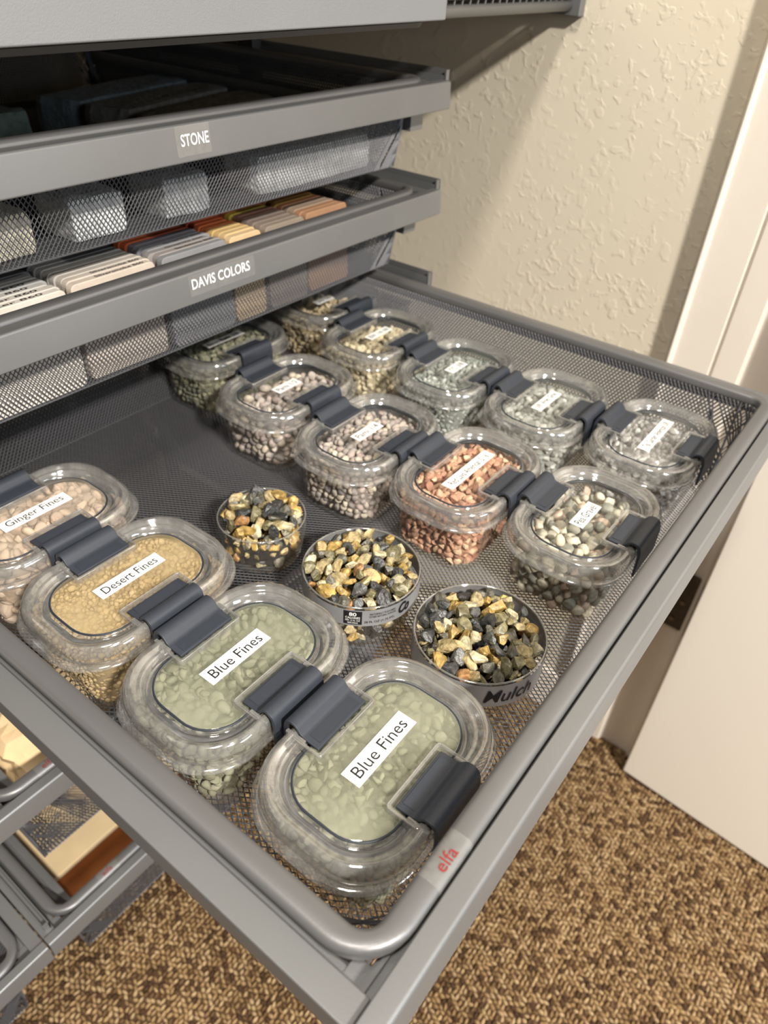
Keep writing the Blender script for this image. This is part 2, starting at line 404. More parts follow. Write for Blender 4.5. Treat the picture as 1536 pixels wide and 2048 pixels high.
def drawer(x0, x1, y, z, H, label, depth=.555, rail_l=.0137, rail_r=.0135, group=None, sticker=None, cat='drawer'):
    """x0,x1: outer edges of the frame; y: gap line between rim and front bar; z: rail top."""
    root = thing('mesh_drawer', (x0, y, z), label, cat, group)
    loc = np.array([x0, y, z])
    def rel(g_): g_.v = [q - loc for q in g_.v]; return g_
    g = G()     # front bar: rounded box section
    g.prism([(y - .0003, z + .003), (y - .0003, z - .0205), (y - .0122, z - .0215), (y - .0130, z - .0200), (y - .0114, z + .0012), (y - .0098, z + .003)], 0, x0, x1)
    bar = rel(g).obj('front_bar', M['frame'], root, bevel=.0007)
    for (a, b_, s) in ((x0, x0 + rail_l, 1), (x1 - rail_r, x1, -1)):
        g = G(); g.box(a, b_, y + .0003, y + depth, z - .016, z)
        if s == 1: g.box(b_, b_ + .006, y + .0003, y + depth, z - .011, z - .009)
        else: g.box(a - .006, a, y + .0003, y + depth, z - .011, z - .009)
        rel(g).obj('side_rail', M['frame'], root, bevel=.0008)
    g = G(); g.box(x0 + rail_l, x1 - rail_r, y + .0003, y + .0085, z - .0105, z - .0085)
    g.box(x0 + rail_l, x0 + rail_l + .011, y + .0085, y + .016, z - .0105, z - .0085); g.box(x1 - rail_r - .011, x1 - rail_r, y + .0085, y + .016, z - .0105, z - .0085)
    g.box(x0 + rail_l, x1 - rail_r, y + .0045, y + .0065, z - .0085, z - .005)
    rel(g).obj('corner_ledge', M['frame'], root)
    ix0, ix1, iy0, iy1 = x0 + rail_l + .002, x1 - rail_r - .002, y + .001, y + depth
    cx, cy = (ix0 + ix1) / 2, (iy0 + iy1) / 2; hx, hy = (ix1 - ix0) / 2, (iy1 - iy0) / 2
    rg = []
    for k in range(24):
        a = 2 * math.pi * k / 24; e = 2 / 3.2; c_ = math.copysign(abs(math.cos(a)) ** e, math.cos(a)); s_ = math.copysign(abs(math.sin(a)) ** e, math.sin(a))
        rg.append(rr(hx - .0062 * (1 - c_), hy - .0062 * (1 - c_), .0185 + .0095 * c_, z + .0012 + .0050 * s_, 10, cx, cy))
    v, f = loft(rg, closed=True); v = np.array(v) - loc
    rim = mk('basket_rim', v, f, M['rim'], root, smooth=True); fixn(rim)
    v, f = basket_mesh(ix0 + .0115, ix1 - .0115, iy0 + .0115, iy1 - .0115, .013, H, .013, z - .002)
    mk('basket_mesh', v - loc, [list(q) for q in f], M['mesh'], root)
    if sticker:
        sx = sticker
        g = G(); v = []
        L_ = .026; n = 14
        # sticker bent over the front of the rim tube
        for i in range(n + 1):
            a = math.radians(200 - 150 * i / n)      # angle in the y-z section
            e_ = 2 / 3.4; ca, sa = math.cos(a), math.sin(a); yy = y + .0072 + .0064 * math.copysign(abs(ca) ** e_, ca); zz = z + .0012 + .0052 * math.copysign(abs(sa) ** e_, sa)
            v += [(sx, yy, zz), (sx + L_, yy, zz)]
        g.add(v, [[2 * i, 2 * i + 1, 2 * i + 3, 2 * i + 2] for i in range(n)])
        st = tag(rel(g).obj('brand_sticker', M['tape'], rim, smooth=True), 'clear sticker with red letters on the rim')
        tv, tf = text_fit('elfa', .0115, .0056, bold=0)
        # wrap text over the tube
        V = []
        for p in tv:
                V.append((sx + .0125 + p[0], y + .0062 + p[1], z + .0067))
        V = np.array(V) - loc
        mk('lettering', V, tf, M['red_ink'], st)
    return root
# label plates on the bars (clear tape with white letters)
def bar_label(root, s, x0, x1, zt, zb, y, tx0, tx1, th, tz):
    loc = np.array(root.location) - np.array([0, 0, Z0])
    g = G(); sl = lambda zz: y - .0130 + (zz - (loc[2] - .0200)) / .0212 * .0016
    g.add([(x0, sl(zb) - .0002, zb), (x1, sl(zb) - .0002, zb), (x1, sl(zt) - .0002, zt), (x0, sl(zt) - .0002, zt)], [[0, 1, 2, 3]]); g.v = [q - loc for q in g.v]
    t = tag(g.obj('tape_label', M['tape'], root), 'clear tape label with white letters')
    v, f = text_fit(s, tx1 - tx0, th, bold=.012)
    V = np.stack([v[:, 0] + (tx0 + tx1) / 2, sl(v[:, 1] + tz) - .0004, v[:, 1] + tz], 1) - loc
    mk('lettering', V, f, M['white_ink'], t)

YC = .4015
d_pull = drawer(-.0137, .6053, 0, 0, .0822, 'large grey mesh drawer pulled out, full of gravel tubs and cups', sticker=.046)
d_dav = drawer(-.0137, .6090, YC, .1005, .073, 'closed grey mesh drawer lettered DAVIS COLORS, filled with sample chips')
bar_label(d_dav, 'DAVIS COLORS', .262, .331, .1015, .0855, YC, .2645, .3255, .0078, .0945)
d_sto = drawer(-.0137, .6090, YC, .2015, .073, 'closed grey mesh drawer lettered STONE, holding stone slabs')
bar_label(d_sto, 'STONE', .2655, .296, .2035, .1845, YC, .2695, .2945, .0076, .1945)
d_l1 = drawer(-.026, .6090, .391, -.299, .143, 'lower grey mesh drawer holding a crumpled brown paper bag', sticker=.032)
d_l2 = drawer(-.026, .6090, .391, -.527, .135, 'lowest grey mesh drawer holding pale wood and orange boards', sticker=.045)
d_m1 = drawer(-.646, -.0275, .391, -.529, .135, 'grey mesh drawer in the neighbouring stack at the bottom left corner')

# ---------------------------------------------------------------- the standing rack that carries the drawers
def rack(x0, x1, levels, label):
    root = thing('drawer_rack', (x0, .66, -Z0), label, 'rack')
    loc = np.array([x0, .66, -Z0])
    for x in (x0 - .002, x1 - .012):
        for y in (.652, .93):
            g = G(); g.box(x, x + .014, y, y + .026, -Z0, .40); g.v = [q - loc for q in g.v]; g.obj('post', M['dark'], root, bevel=.001)
    for z, pulled in levels:
        for s in (0, 1):
            g = G()
            if s: prof = [(x1 - .033, z - .026), (x1 - .013, z - .026), (x1 - .013, z - .0245), (x1 - .0315, z - .0245), (x1 - .0315, z - .0405), (x1 - .033, z - .0405)]
            else: prof = [(x0 + .013, z - .026), (x0 + .033, z - .026), (x0 + .033, z - .0405), (x0 + .0315, z - .0405), (x0 + .0315, z - .0275), (x0 + .013, z - .0275)]
            xa, xb = (x1 - .0335, x1 - .0125) if s else (x0 + .0125, x0 + .0335)
            g.box(xa, xb, .412, .95, z - .0415, z - .0245)
            g.box(xb - .012 if s else xa, xb if s else xa + .012, .410, .95, z - .0245, z - .0225)
            g.v = [q - loc for q in g.v]; g.obj('rung', M['frame'], root, bevel=.0006)
            # slide channel at the outside of the rail, open at the top
            g = G()
            xo = x1 - .0005 if s else x0 - .0065
            g.box(xo, xo + .0012, .398, .95, z - .012, z + .0065); g.box(xo + .0055, xo + .0067, .3965, .95, z - .012, z + .0115)
            g.box(xo, xo + .0067, .398, .95, z - .0135, z - .012); g.box(xo, xo + .0067, .3965, .3985, z - .012, z + .0112)
            g.v = [q - loc for q in g.v]; g.obj('slide_channel', M['frame'], root)
    return root
rack(-.0137 - .0005, .6095, [(.2015, 0), (.1005, 0), (0, 1), (-.299, 0), (-.527, 0)], 'dark grey steel rack with slide rails beside the cream wall')

# top: wire shelf with liner, and the grey fronted tray hung under its lip
sh = thing('wire_shelf', (-.6, .347, .262), 'grey wire shelf running to the cream wall above the drawers', 'shelf')
loc = np.array([-.6, .347, .262])
g = G(); g.cyl((-.6, .3495, .2655), (.757, .3495, .2655), .0048, 12); g.cyl((-.6, .3480, .2765), (.757, .3480, .2765), .0034, 10)
g.v = [q - loc for q in g.v]; g.obj('lip_rod', M['frame'], sh, smooth=True)
g = G()
for x in np.arange(-.6, .75, .0125): g.cyl((x, .3495, .266), (x, .3480, .2765), .0011, 6)
g.v = [q - loc for q in g.v]; o = g.obj('lip_wire', M['rim'], sh); o['kind'] = 'stuff'
g = G()
for x in np.arange(-.6, .75, .0125): g.cyl((x, .3480, .2790), (x, .99, .2790), .0011, 6)
g.v = [q - loc for q in g.v]; o = g.obj('deck_wire', M['rim'], sh); o['kind'] = 'stuff'
g = G(); g.box(.7565, .7685, .336, .99, .257, .30); g.v = [q - loc for q in g.v]; g.obj('end_bracket', M['frame'], sh, bevel=.001)
lin = G(); lin.box(-.6, .7565, .3500, .985, .2803, .2835); lin.v = [q - loc for q in lin.v]; lin.obj('shelf_liner', M['wood'], sh)
tray = thing('fronted_tray', (-.1, .33, .262), 'tray with a plain light grey front panel at the top of the picture', 'tray')
loc = np.array([-.1, .33, .262])
g = G(); g.box(-.12, .497, .329, .337, .262, .345); g.v = [q - loc for q in g.v]; g.obj('front_panel', M['fascia'], tray, bevel=.0012)
g = G(); v, f = loft([rr(.30, .14, .012, .257, 5, .185, .48), rr(.302, .142, .014, .2605, 5, .185, .48)], True, True); g.add(v, f); g.v = [q - loc for q in g.v]; g.obj('tray_base', M['dark'], tray)

# ---------------------------------------------------------------- stones
def icos(sub):
    bm = bmesh.new(); bmesh.ops.create_icosphere(bm, subdivisions=sub, radius=1)
    v = np.array([list(q.co) for q in bm.verts]); f = np.array([[q.index for q in p.verts] for p in bm.faces]); bm.free(); return v, f
I1, F1 = icos(1); I2, F2 = icos(2)
def pebble(seed, sub=2, amp=.16):
    r = np.random.default_rng(seed); v = (I2 if sub == 2 else I1).copy()
    d = r.normal(0, 1, (5, 3)); d /= np.linalg.norm(d, axis=1)[:, None]
    for k in range(5): v *= (1 + amp * np.tanh(2 * (v @ d[k]) * r.uniform(-1, 1)))[:, None]
    return v / np.abs(v).max()
def shard(seed):
    r = np.random.default_rng(seed); v = I2.copy(); nn = r.normal(0, 1, (9, 3)); nn /= np.linalg.norm(nn, axis=1)[:, None]
    for k in range(9):
        c = r.uniform(.42, .72); dd = v @ nn[k]; v = v - np.maximum(dd - c, 0)[:, None] * nn[k]
    v += r.normal(0, .015, v.shape)
    return v / np.abs(v).max()
PEB = [pebble(i) for i in range(14)]; SHD = [shard(100 + i) for i in range(16)]
LUMP = [pebble(50 + i, 2, .34) for i in range(12)]
def rots(n):
    q = rng.normal(0, 1, (n, 4)); q /= np.linalg.norm(q, axis=1)[:, None]; w, x, y, z = q.T
    return np.stack([np.stack([1 - 2 * (y * y + z * z), 2 * (x * y - z * w), 2 * (x * z + y * w)], 1), np.stack([2 * (x * y + z * w), 1 - 2 * (x * x + z * z), 2 * (y * z - x * w)], 1), np.stack([2 * (x * z - y * w), 2 * (y * z + x * w), 1 - 2 * (x * x + y * y)], 1)], 1)
def stones(P, size, shapes, pal, aspect=(1, .8, .6), flatrot=False):
    n = len(P); R = rots(n); V = []; C = []; F = []; nv = len(shapes[0])
    asp = np.array(aspect)
    sz = size * rng.uniform(.7, 1.25, n)
    for i in range(n):
        s = shapes[rng.integers(len(shapes))] * asp * sz[i]
        V.append(s @ R[i].T + P[i])
    V = np.vstack(V); F = (F2[None] + (np.arange(n) * nv)[:, None, None]).reshape(-1, 3)
    pal = np.array([q[:3] for q in pal]); c = pal[rng.integers(len(pal), size=n)] * rng.uniform(.82, 1.15, (n, 1))
    return V, F, np.repeat(c, nv, 0)
BZ = -.0820                                  # tub bases rest on the basket floor
HT = .062
def bodyring(t):                             # half sizes of the tub wall at height fraction t
    return (.0535 + .006 * t, .0368 + .0055 * t, .019 + .009 * t)
def fill(name, cx, cy, pal, size, shapes, top, label, amat, smooth, aspect=(1, .8, .6), slope=(0, 0), rz=0, corecol=None):
    P = []
    s = size * 1.02
    h = .003 + size * .75
    def topz(x, y): return top + slope[0] * x + slope[1] * y
    z = h
    while z < top + .006:                    # side layers
        hx, hy, r = bodyring(z / .047); hx -= size * .95; hy -= size * .95; r = max(r - size * .9, .006)
        per = rr(hx, hy, r, 0, 6); per = np.array(per)[:, :2]; d = np.linalg.norm(np.roll(per, -1, 0) - per, axis=1); cu = np.cumsum(np.r_[0, d]); L_ = cu[-1]
        n = int(L_ / (s * 1.45)); u = (np.arange(n) + rng.random()) * L_ / n; pp = np.vstack([per, per[:1]])
        xs = np.interp(u % L_, cu, pp[:, 0]); ys = np.interp(u % L_, cu, pp[:, 1])
        for x, y in zip(xs, ys):
            if z < topz(x, y): P.append((x + rng.normal(0, size * .12), y + rng.normal(0, size * .12), z + rng.normal(0, size * .2)))
        z += s * 1.25
    hx, hy, r = bodyring(.95); st = s * 1.35
    for lay in (0, 1):
        for x in np.arange(-hx + size, hx - size * .5, st):
            for y in np.arange(-hy + size, hy - size * .5, st):
                xx = x + rng.normal(0, st * .22); yy = y + rng.normal(0, st * .22)
                qx = abs(xx) - (hx - r); qy = abs(yy) - (hy - r)
                if qx > 0 and qy > 0 and math.hypot(qx, qy) > r - size * .8: continue
                if abs(xx) > hx - size * .8 or abs(yy) > hy - size * .8: continue
                P.append((xx, yy, topz(xx, yy) - lay * s * 1.1 + rng.normal(0, size * .28)))
    P = np.array(P); P[:, 2] = np.minimum(P[:, 2], .0525 - size * .8)
    V, F, C = stones(P, size, shapes, pal, aspect)
    V[:, 2] = np.clip(V[:, 2], .0016, .0548)
    hxx = np.interp(np.clip(V[:, 2] / .047, 0, 1), [0, 1], [.0523, .0583]); hyy = np.interp(np.clip(V[:, 2] / .047, 0, 1), [0, 1], [.0356, .0411])
    V[:, 0] = np.clip(V[:, 0], -hxx, hxx); V[:, 1] = np.clip(V[:, 1], -hyy, hyy)
    # rounded corners: pull in whatever pokes out of the wall
    rr_ = np.interp(np.clip(V[:, 2] / .047, 0, 1), [0, 1], [.018, .027]); qx = np.abs(V[:, 0]) - (hxx - rr_); qy = np.abs(V[:, 1]) - (hyy - rr_)
    dd = np.hypot(np.maximum(qx, 0), np.maximum(qy, 0)); bad = (qx > 0) & (qy > 0) & (dd > rr_); k = rr_[bad] / dd[bad]
    V[bad, 0] = np.sign(V[bad, 0]) * ((hxx - rr_)[bad] + qx[bad] * k); V[bad, 1] = np.sign(V[bad, 1]) * ((hyy - rr_)[bad] + qy[bad] * k)
    # packed core so no gaps show through
    core_top = min(top - size * .9, .046)
    cv, cf = loft([rr(.0535 - size * 1.1, .0368 - size * 1.1, .014, .003), rr(.0585 - size * 1.1, .0415 - size * 1.1, .018, core_top)], True, True)
    cv = np.array(cv); cv[:, 2] += np.where(cv[:, 2] > .01, slope[0] * cv[:, 0] + slope[1] * cv[:, 1], 0)
    cc = np.array(corecol[:3] if corecol else pal[0][:3]) * .75
    nV = len(V); Fl = [list(q) for q in F] + [[k + nV for k in q] for q in cf]
    V = np.vstack([V, cv]); C = np.vstack([C, np.repeat(cc[None], len(cv), 0)])
    o = mk(name, V, Fl, amat, None, smooth=False, col=C, loc=(cx, cy, BZ + Z0)); o.rotation_euler.z = rz
    o.data.polygons.foreach_set('use_smooth', np.array([smooth and len(q) == 3 for q in Fl], dtype=bool))
    return tag(o, label, 'gravel', kind='stuff')

# ---------------------------------------------------------------- the clear tubs
def tub_proto():
    root = bpy.data.objects.new('storage_tub', None); root.empty_display_size = .02; COL.objects.link(root)
    def R(hx, hy, r, z): return rr(hx, hy, r, z, 9)
    v, f = loft([R(.046, .030, .015, .0010), R(.051, .0345, .0175, .0), R(.0540, .0373, .0195, .0010), R(.0550, .0382, .0200, .0030), R(.0572, .0402, .0245, .025), R(.0596, .0424, .028, .0475), R(.0606, .0434, .0295, .0490)], cap0=True)
    body = mk('tub_body', v, f, M['body'], root, smooth=True); fixn(body)
    v, f = loft([R(.0606, .0434, .0295, .0475), R(.0650, .0462, .034, .0482), R(.0680, .0482, .0365, .0470), R(.0684, .0485, .0368, .0460), R(.0680, .0481, .0365, .0455)])
    fl = mk('tub_flange', v, f, M['lid'], root, smooth=True); fixn(fl)
    v, f = loft([R(.0632, .0455, .034, .0478), R(.0640, .0462, .0345, .0500), R(.0636, .0458, .0342, .0560), R(.0622, .0444, .033, .0592), R(.0600, .0424, .0315, .0604), R(.0580, .0405, .0300, .0598),
                 R(.0568, .0393, .029, .0575), R(.0556, .0382, .0282, .0572), R(.0546, .0372, .0275, .0582), R(.0535, .0362, .0268, .0575), R(.0526, .0353, .0262, .054), R(.0515, .0342, .0255, .0525), R(.0500, .0328, .0245, .0527), R(.0492, .0320, .0240, .0540), R(.0484, .0313, .0235, .0552), R(.0474, .0303, .0228, .0556)])
    lid = mk('lid', v, f, M['lid'], root, smooth=True); fixn(lid)
    v, f = loft([R(.0615, .0436, .0325, .0500), R(.0605, .0427, .0318, .0575), R(.0590, .0414, .0308, .0588), R(.0572, .0397, .0296, .0555), R(.0545, .0371, .0275, .0545), R(.0522, .0349, .026, .0505)])
    o = mk('inner_wall', v, f, M['lid'], lid, smooth=True); fixn(o)
    v, f = ringtube(rr(.0510, .0338, .0252, 0, 10), .0017, .0013, .0512, 8)
    o = mk('gasket', v, f, M['gasket'], lid, smooth=True); fixn(o); tag(o, 'dark sealing ring')
    v, f = ringtube(rr(.0480, .0309, .0232, 0, 10), .00075, .0006, .0550, 6)
    o = mk('seal_line', v, f, M['gasket'], lid, smooth=True); fixn(o); tag(o, 'thin dark line round the window')
    v, f = loft([R(.0474, .0303, .0228, .0556), R(.030, .016, .010, .0557)], cap1=True)
    pane = mk('lid_window', v, f, M['pane'], root, smooth=True); fixn(pane)
    for s in (1, -1):
        # clear raised box round the latch pad
        q = lambda hx, hy, r, z: rr(hx + .0006, hy + .001, r, z, 3, 0, s * .0312)
        v, f = loft([q(.0232, .0092, .002, .0552), q(.0232, .0092, .002, .0588), q(.0226, .0086, .0016, .0595), q(.0212, .0072, .0012, .0593), q(.0208, .0068, .001, .0570)])
        o = mk('latch_surround', v, f, M['lid'], lid, smooth=False); fixn(o)
        v, f = ringtube(rr(.0232, .0098, .002, 0, 3, 0, s * .0312), .0005, .0005, .0594, 6); mk('surround_edge', v, f, M['lid'], o, smooth=True)
        p = [(.0248, .0572), (.0252, .0592), (.0352, .0596), (.0372, .0606), (.0392, .0634), (.0412, .0650), (.0440, .0655), (.0468, .0648), (.0486, .0632), (.0497, .0600), (.0502, .0560), (.0503, .0480), (.0503, .0375), (.0494, .0362),
             (.0485, .0370), (.0484, .0465), (.0480, .0545), (.0470, .0610), (.0448, .0632), (.0424, .0634), (.0404, .0620), (.0384, .0592), (.0362, .0582), (.0300, .0578)]
        g = G(); g.prism([(s * a, b_) for a, b_ in p], 0, -.0200, .0200)
        la = g.obj('latch', M['latch'], root, bevel=.0004, seg=1)
        g = G(); g.box(-.0165, .0165, s * .0268 if s > 0 else -.0342, .0342 if s > 0 else -.0268, .0594, .0597)
        g.obj('latch_inlay', M['latch'], la)
        for xx in (-.0214, .0214):
            g = G(); g.box(xx - .0012, xx + .0012, min(s * .033, s * .046), max(s * .033, s * .046), .0560, .0600)
            g.obj('latch_guide', M['lid'], lid, bevel=.0005)
    for c in root.children_recursive[:]:
        if c.name.startswith('tub_body'): continue
        if c.parent == root: c.location.z += .0015
    return root
proto = tub_proto()
bpy.context.view_layer.update()

def palette(*c): return [srgb(*q) for q in c]
P_BLUE = palette((156, 155, 132), (144, 143, 122), (164, 162, 140)); P_DES = palette((194, 170, 128), (186, 162, 118), (202, 178, 138))
P_GIN = palette((212, 190, 168), (204, 182, 162), (192, 174, 156)); P_PAM = palette((176, 166, 158), (192, 180, 168), (158, 150, 145), (206, 194, 174), (184, 168, 160))
P_PEA = palette((180, 174, 156), (198, 191, 170), (160, 158, 144), (212, 202, 180), (196, 174, 154), (146, 146, 134)); P_RED = palette((204, 160, 132), (214, 174, 142), (194, 146, 118), (222, 188, 154), (176, 128, 106))
P_TC = palette((164, 170, 163), (186, 190, 182), (140, 146, 140), (206, 208, 202)); P_ARL = palette((186, 187, 180), (168, 170, 162), (202, 202, 194), (146, 148, 142))
P_TEA = palette((218, 215, 211), (238, 236, 232), (174, 171, 166), (140, 138, 134)); P_BW = palette((212, 198, 166), (198, 184, 154), (224, 212, 182), (172, 162, 136))
P_BAS = palette((134, 134, 112), (116, 118, 100), (152, 150, 124), (166, 162, 134)); P_LIM = palette((192, 174, 140), (174, 156, 124), (206, 190, 158))

TUBS = [ # cx, cy, label text, label w, h, dx, dy, tubs label, fill spec
 (.0975, .0705, 'Blue Fines', .0500, .0122, .003, .002, 'front one of the two clear tubs labelled Blue Fines, nearest the drawer corner', 'blue', .0345),
 (.0935, .1730, 'Blue Fines', .0460, .0122, .002, .003, 'second clear tub labelled Blue Fines, beside Desert Fines', 'blue', .0345),
 (.0955, .2755, 'Desert Fines', .0490, .0115, .003, .003, 'clear tub labelled Desert Fines with tan powdery clumps', 'desert', .0345),
 (.0945, .3790, 'Ginger Fines', .0520, .0122, .002, .004, 'clear tub labelled Ginger Fines cut off by the left edge', 'ginger', .037),
 (.5060, .0765, 'Tea Garden American 3/8', .0640, .0105, .003, .000, 'clear tub labelled Tea Garden American 3/8 in the far corner', 'tea', .058),
 (.4960, .1785, '3/8  Arles Gray', .0430, .0105, .001, .001, 'clear tub labelled 3/8 Arles Gray of grey stones', 'arles', .037),
 (.4960, .2800, 'TC 3/8', .0270, .0110, .000, .001, 'clear tub labelled TC 3/8 of green grey chippings', 'tc', .019),
 (.5050, .3850, 'BW 1/4-3/8', .0370, .0105, .000, .002, 'clear tub labelled BW 1/4-3/8 of cream stones', 'bw', .029),
 (.5400, .4880, 'Lime 3/8', .0280, .0105, -.008, .002, 'clear tub labelled Lime 3/8, rearmost under the closed drawer', 'lime', .022),
 (.3800, .4930, 'Basalt Rustic 3/8', .0500, .0105, .002, .003, 'clear tub labelled Basalt 3/8 of dark olive stones', 'basalt', .043),
 (.3530, .3780, 'Pami 1/2', .0300, .0110, .000, .001, 'clear tub labelled Pami 1/2 of rounded pinkish pebbles', 'pami2', .024),
 (.3420, .2715, 'Pami 1/4', .0330, .0110, -.001, .001, 'clear tub labelled Pami 1/4 of small pinkish pebbles', 'pami4', .025),
 (.3500, .1735, 'Red Lava American 5/16', .0650, .0108, .001, .001, 'clear tub labelled Red Lava American 5/16 of rust red lumps', 'red', .060),
 (.3590, .0740, 'Pea Gravel', .0340, .0112, .000, .001, 'clear tub labelled Pea Gravel of olive and cream pebbles', 'pea', .028),
]
FILL = {
 'blue': (P_BLUE, .0046, LUMP + SHD, .0475, 'grey green powdery clumps packed in the {}', 'powder', True, (1, .9, .55)),
 'desert': (P_DES, .0026, LUMP, .0480, 'fine tan crumbs packed in the {}', 'powder', True, (1, .9, .7)),
 'ginger': (P_GIN, .0062, LUMP + SHD, .0475, 'pale pinkish tan clumps packed in the {}', 'powder', True, (1, .9, .5)),
 'tea': (P_TEA, .0046, SHD, .043, 'white and grey chippings in the {}', 'stone', False, (1, .8, .6)),
 'arles': (P_ARL, .0048, SHD, .043, 'mottled grey stones in the {}', 'stone', False, (1, .8, .7)),
 'tc': (P_TC, .0032, SHD, .042, 'green grey chippings in the {}', 'stone', False, (1, .8, .6)),
 'bw': (P_BW, .0048, SHD, .042, 'cream angular stones in the {}', 'stone', False, (1, .8, .7)),
 'lime': (P_LIM, .0055, SHD, .042, 'tan limestone pieces in the {}', 'stone', False, (1, .8, .7)),
 'basalt': (P_BAS, .0046, SHD, .046, 'dark olive stones in the {}', 'stone', False, (1, .8, .6)),
 'pami2': (P_PAM, .0056, PEB, .042, 'rounded pinkish grey pebbles in the {}', 'stone', True, (1, .8, .6)),
 'pami4': (P_PAM, .0044, PEB, .041, 'small pinkish grey pebbles in the {}', 'stone', True, (1, .85, .65)),
 'red': (P_RED, .0044, SHD, .046, 'rough rust red and orange lava lumps in the {}', 'stone', False, (1, .85, .75)),
 'pea': (P_PEA, .0062, PEB + SHD, .042, 'olive and cream pea gravel in the {}', 'stone', True, (1, .85, .7)),
}
SLOPE = {'tea': (.0, -.04), 'tc': (.03, -.08), 'bw': (0, -.12), 'lime': (.05, -.1), 'pami2': (.03, -.06), 'pami4': (.04, -.04), 'pea': (-.02, -.10), 'red': (0, -.03), 'arles': (0, -.04)}
DUST = {'blue': dust('green_dust', srgb(150, 151, 130)[:3], .30, .86), 'desert': dust('tan_dust', srgb(184, 164, 124)[:3], .25, .8), 'ginger': dust('grey_dust', srgb(196, 182, 164)[:3], .12, .6),
        'tea': dust('white_dust', srgb(205, 202, 196)[:3], .05, .30), 'arles': dust('pale_dust', srgb(176, 176, 166)[:3], .08, .3), 'tc': dust('pale_green_dust', srgb(160, 166, 156)[:3], .06, .28)}
for i, (cx, cy, txt, lw, lh, dx, dy, lab, kind, *_r) in enumerate(TUBS):
    t = copy_tree(proto)
    t.location = (cx, cy, BZ + Z0)
    rz = rng.normal(0, .006); t.rotation_euler.z = rz
    tag(t, lab, 'tub', 'clear latch-lid tubs of gravel in the pulled-out drawer')
    if kind in DUST:
        w = [c for c in t.children if c.name.startswith('lid_window')][0]; w.data = w.data.copy(); w.data.materials[0] = DUST[kind]
    zl = .0576
    g = G(); g.box(dx - lw / 2, dx + lw / 2, dy - lh / 2, dy + lh / 2, zl - .0001, zl + .0001)
    la = g.obj('name_label', M['label'], t); la['label'] = 'white printed label reading ' + txt
    if txt.startswith('Basalt'):
        G_ = G()
        for s_, xc, ww, bo in (('Basalt', -.0145, .0145, 0), ('Rustic', .0015, .0135, .045), ('3/8', .0155, .008, 0)):
            v, f = text_fit(s_, ww, lh * .55, bold=bo); v = v.copy(); v[:, 0] += xc; G_.add(v, f)
        v, f = G_.out()
    else:
        desc = any(c in txt for c in 'gyj'); v, f = text_fit(txt, lw * .84, lh * (.74 if desc else .58))
    v = v + np.array([dx, dy, 0]); v[:, 2] = zl + .00025
    mk('lettering', v, f, M['ink'], la)
    pal, size, shapes, top, fl, mt, sm, asp = FILL[kind]
    who = {'blue': 'front Blue Fines tub' if i == 0 else 'second Blue Fines tub'}.get(kind, txt + ' tub')
    fill('gravel_fill' if mt == 'stone' else 'powder_fill', cx, cy, pal, size, shapes, top, fl.format(who), M[mt], sm, asp, SLOPE.get(kind, (0, 0)), rz)
def rm(o):
    for c in list(o.children): rm(c)
    bpy.data.objects.remove(o)
rm(proto)

# ---------------------------------------------------------------- open cups of crushed stone
TONES = {'ochre': (190, 158, 92), 'tan': (198, 178, 130), 'pale': (210, 198, 162), 'olive': (132, 124, 92), 'grey': (116, 112, 98), 'charcoal': (62, 62, 60), 'slate': (90, 91, 88), 'rust': (178, 134, 88)}
SM = []
for j, (nm, c) in enumerate(TONES.items()):
    for q in range(4):
        v = SHD[(j * 4 + q) % 16] * np.array((1, rng.uniform(.7, .95), rng.uniform(.5, .8)))
        me = bpy.data.meshes.new('crushed_stone'); me.from_pydata(v.tolist(), [], F2.tolist())
        a = me.color_attributes.new('Col', 'FLOAT_COLOR', 'POINT'); cc = np.ones((len(v), 4), dtype=np.float32)
        cc[:, :3] = np.array(srgb(*c)[:3]) * rng.uniform(.58, .85); a.data.foreach_set('color', cc.ravel())
        me.materials.append(M['piece']); me.update(); SM.append((nm, me))
WT = {'ochre': .20, 'tan': .17, 'pale': .09, 'olive': .17, 'grey': .14, 'charcoal': .12, 'slate': .08, 'rust': .03}
wts = np.array([WT[n] / 4 for n, _ in SM]); wts /= wts.sum()
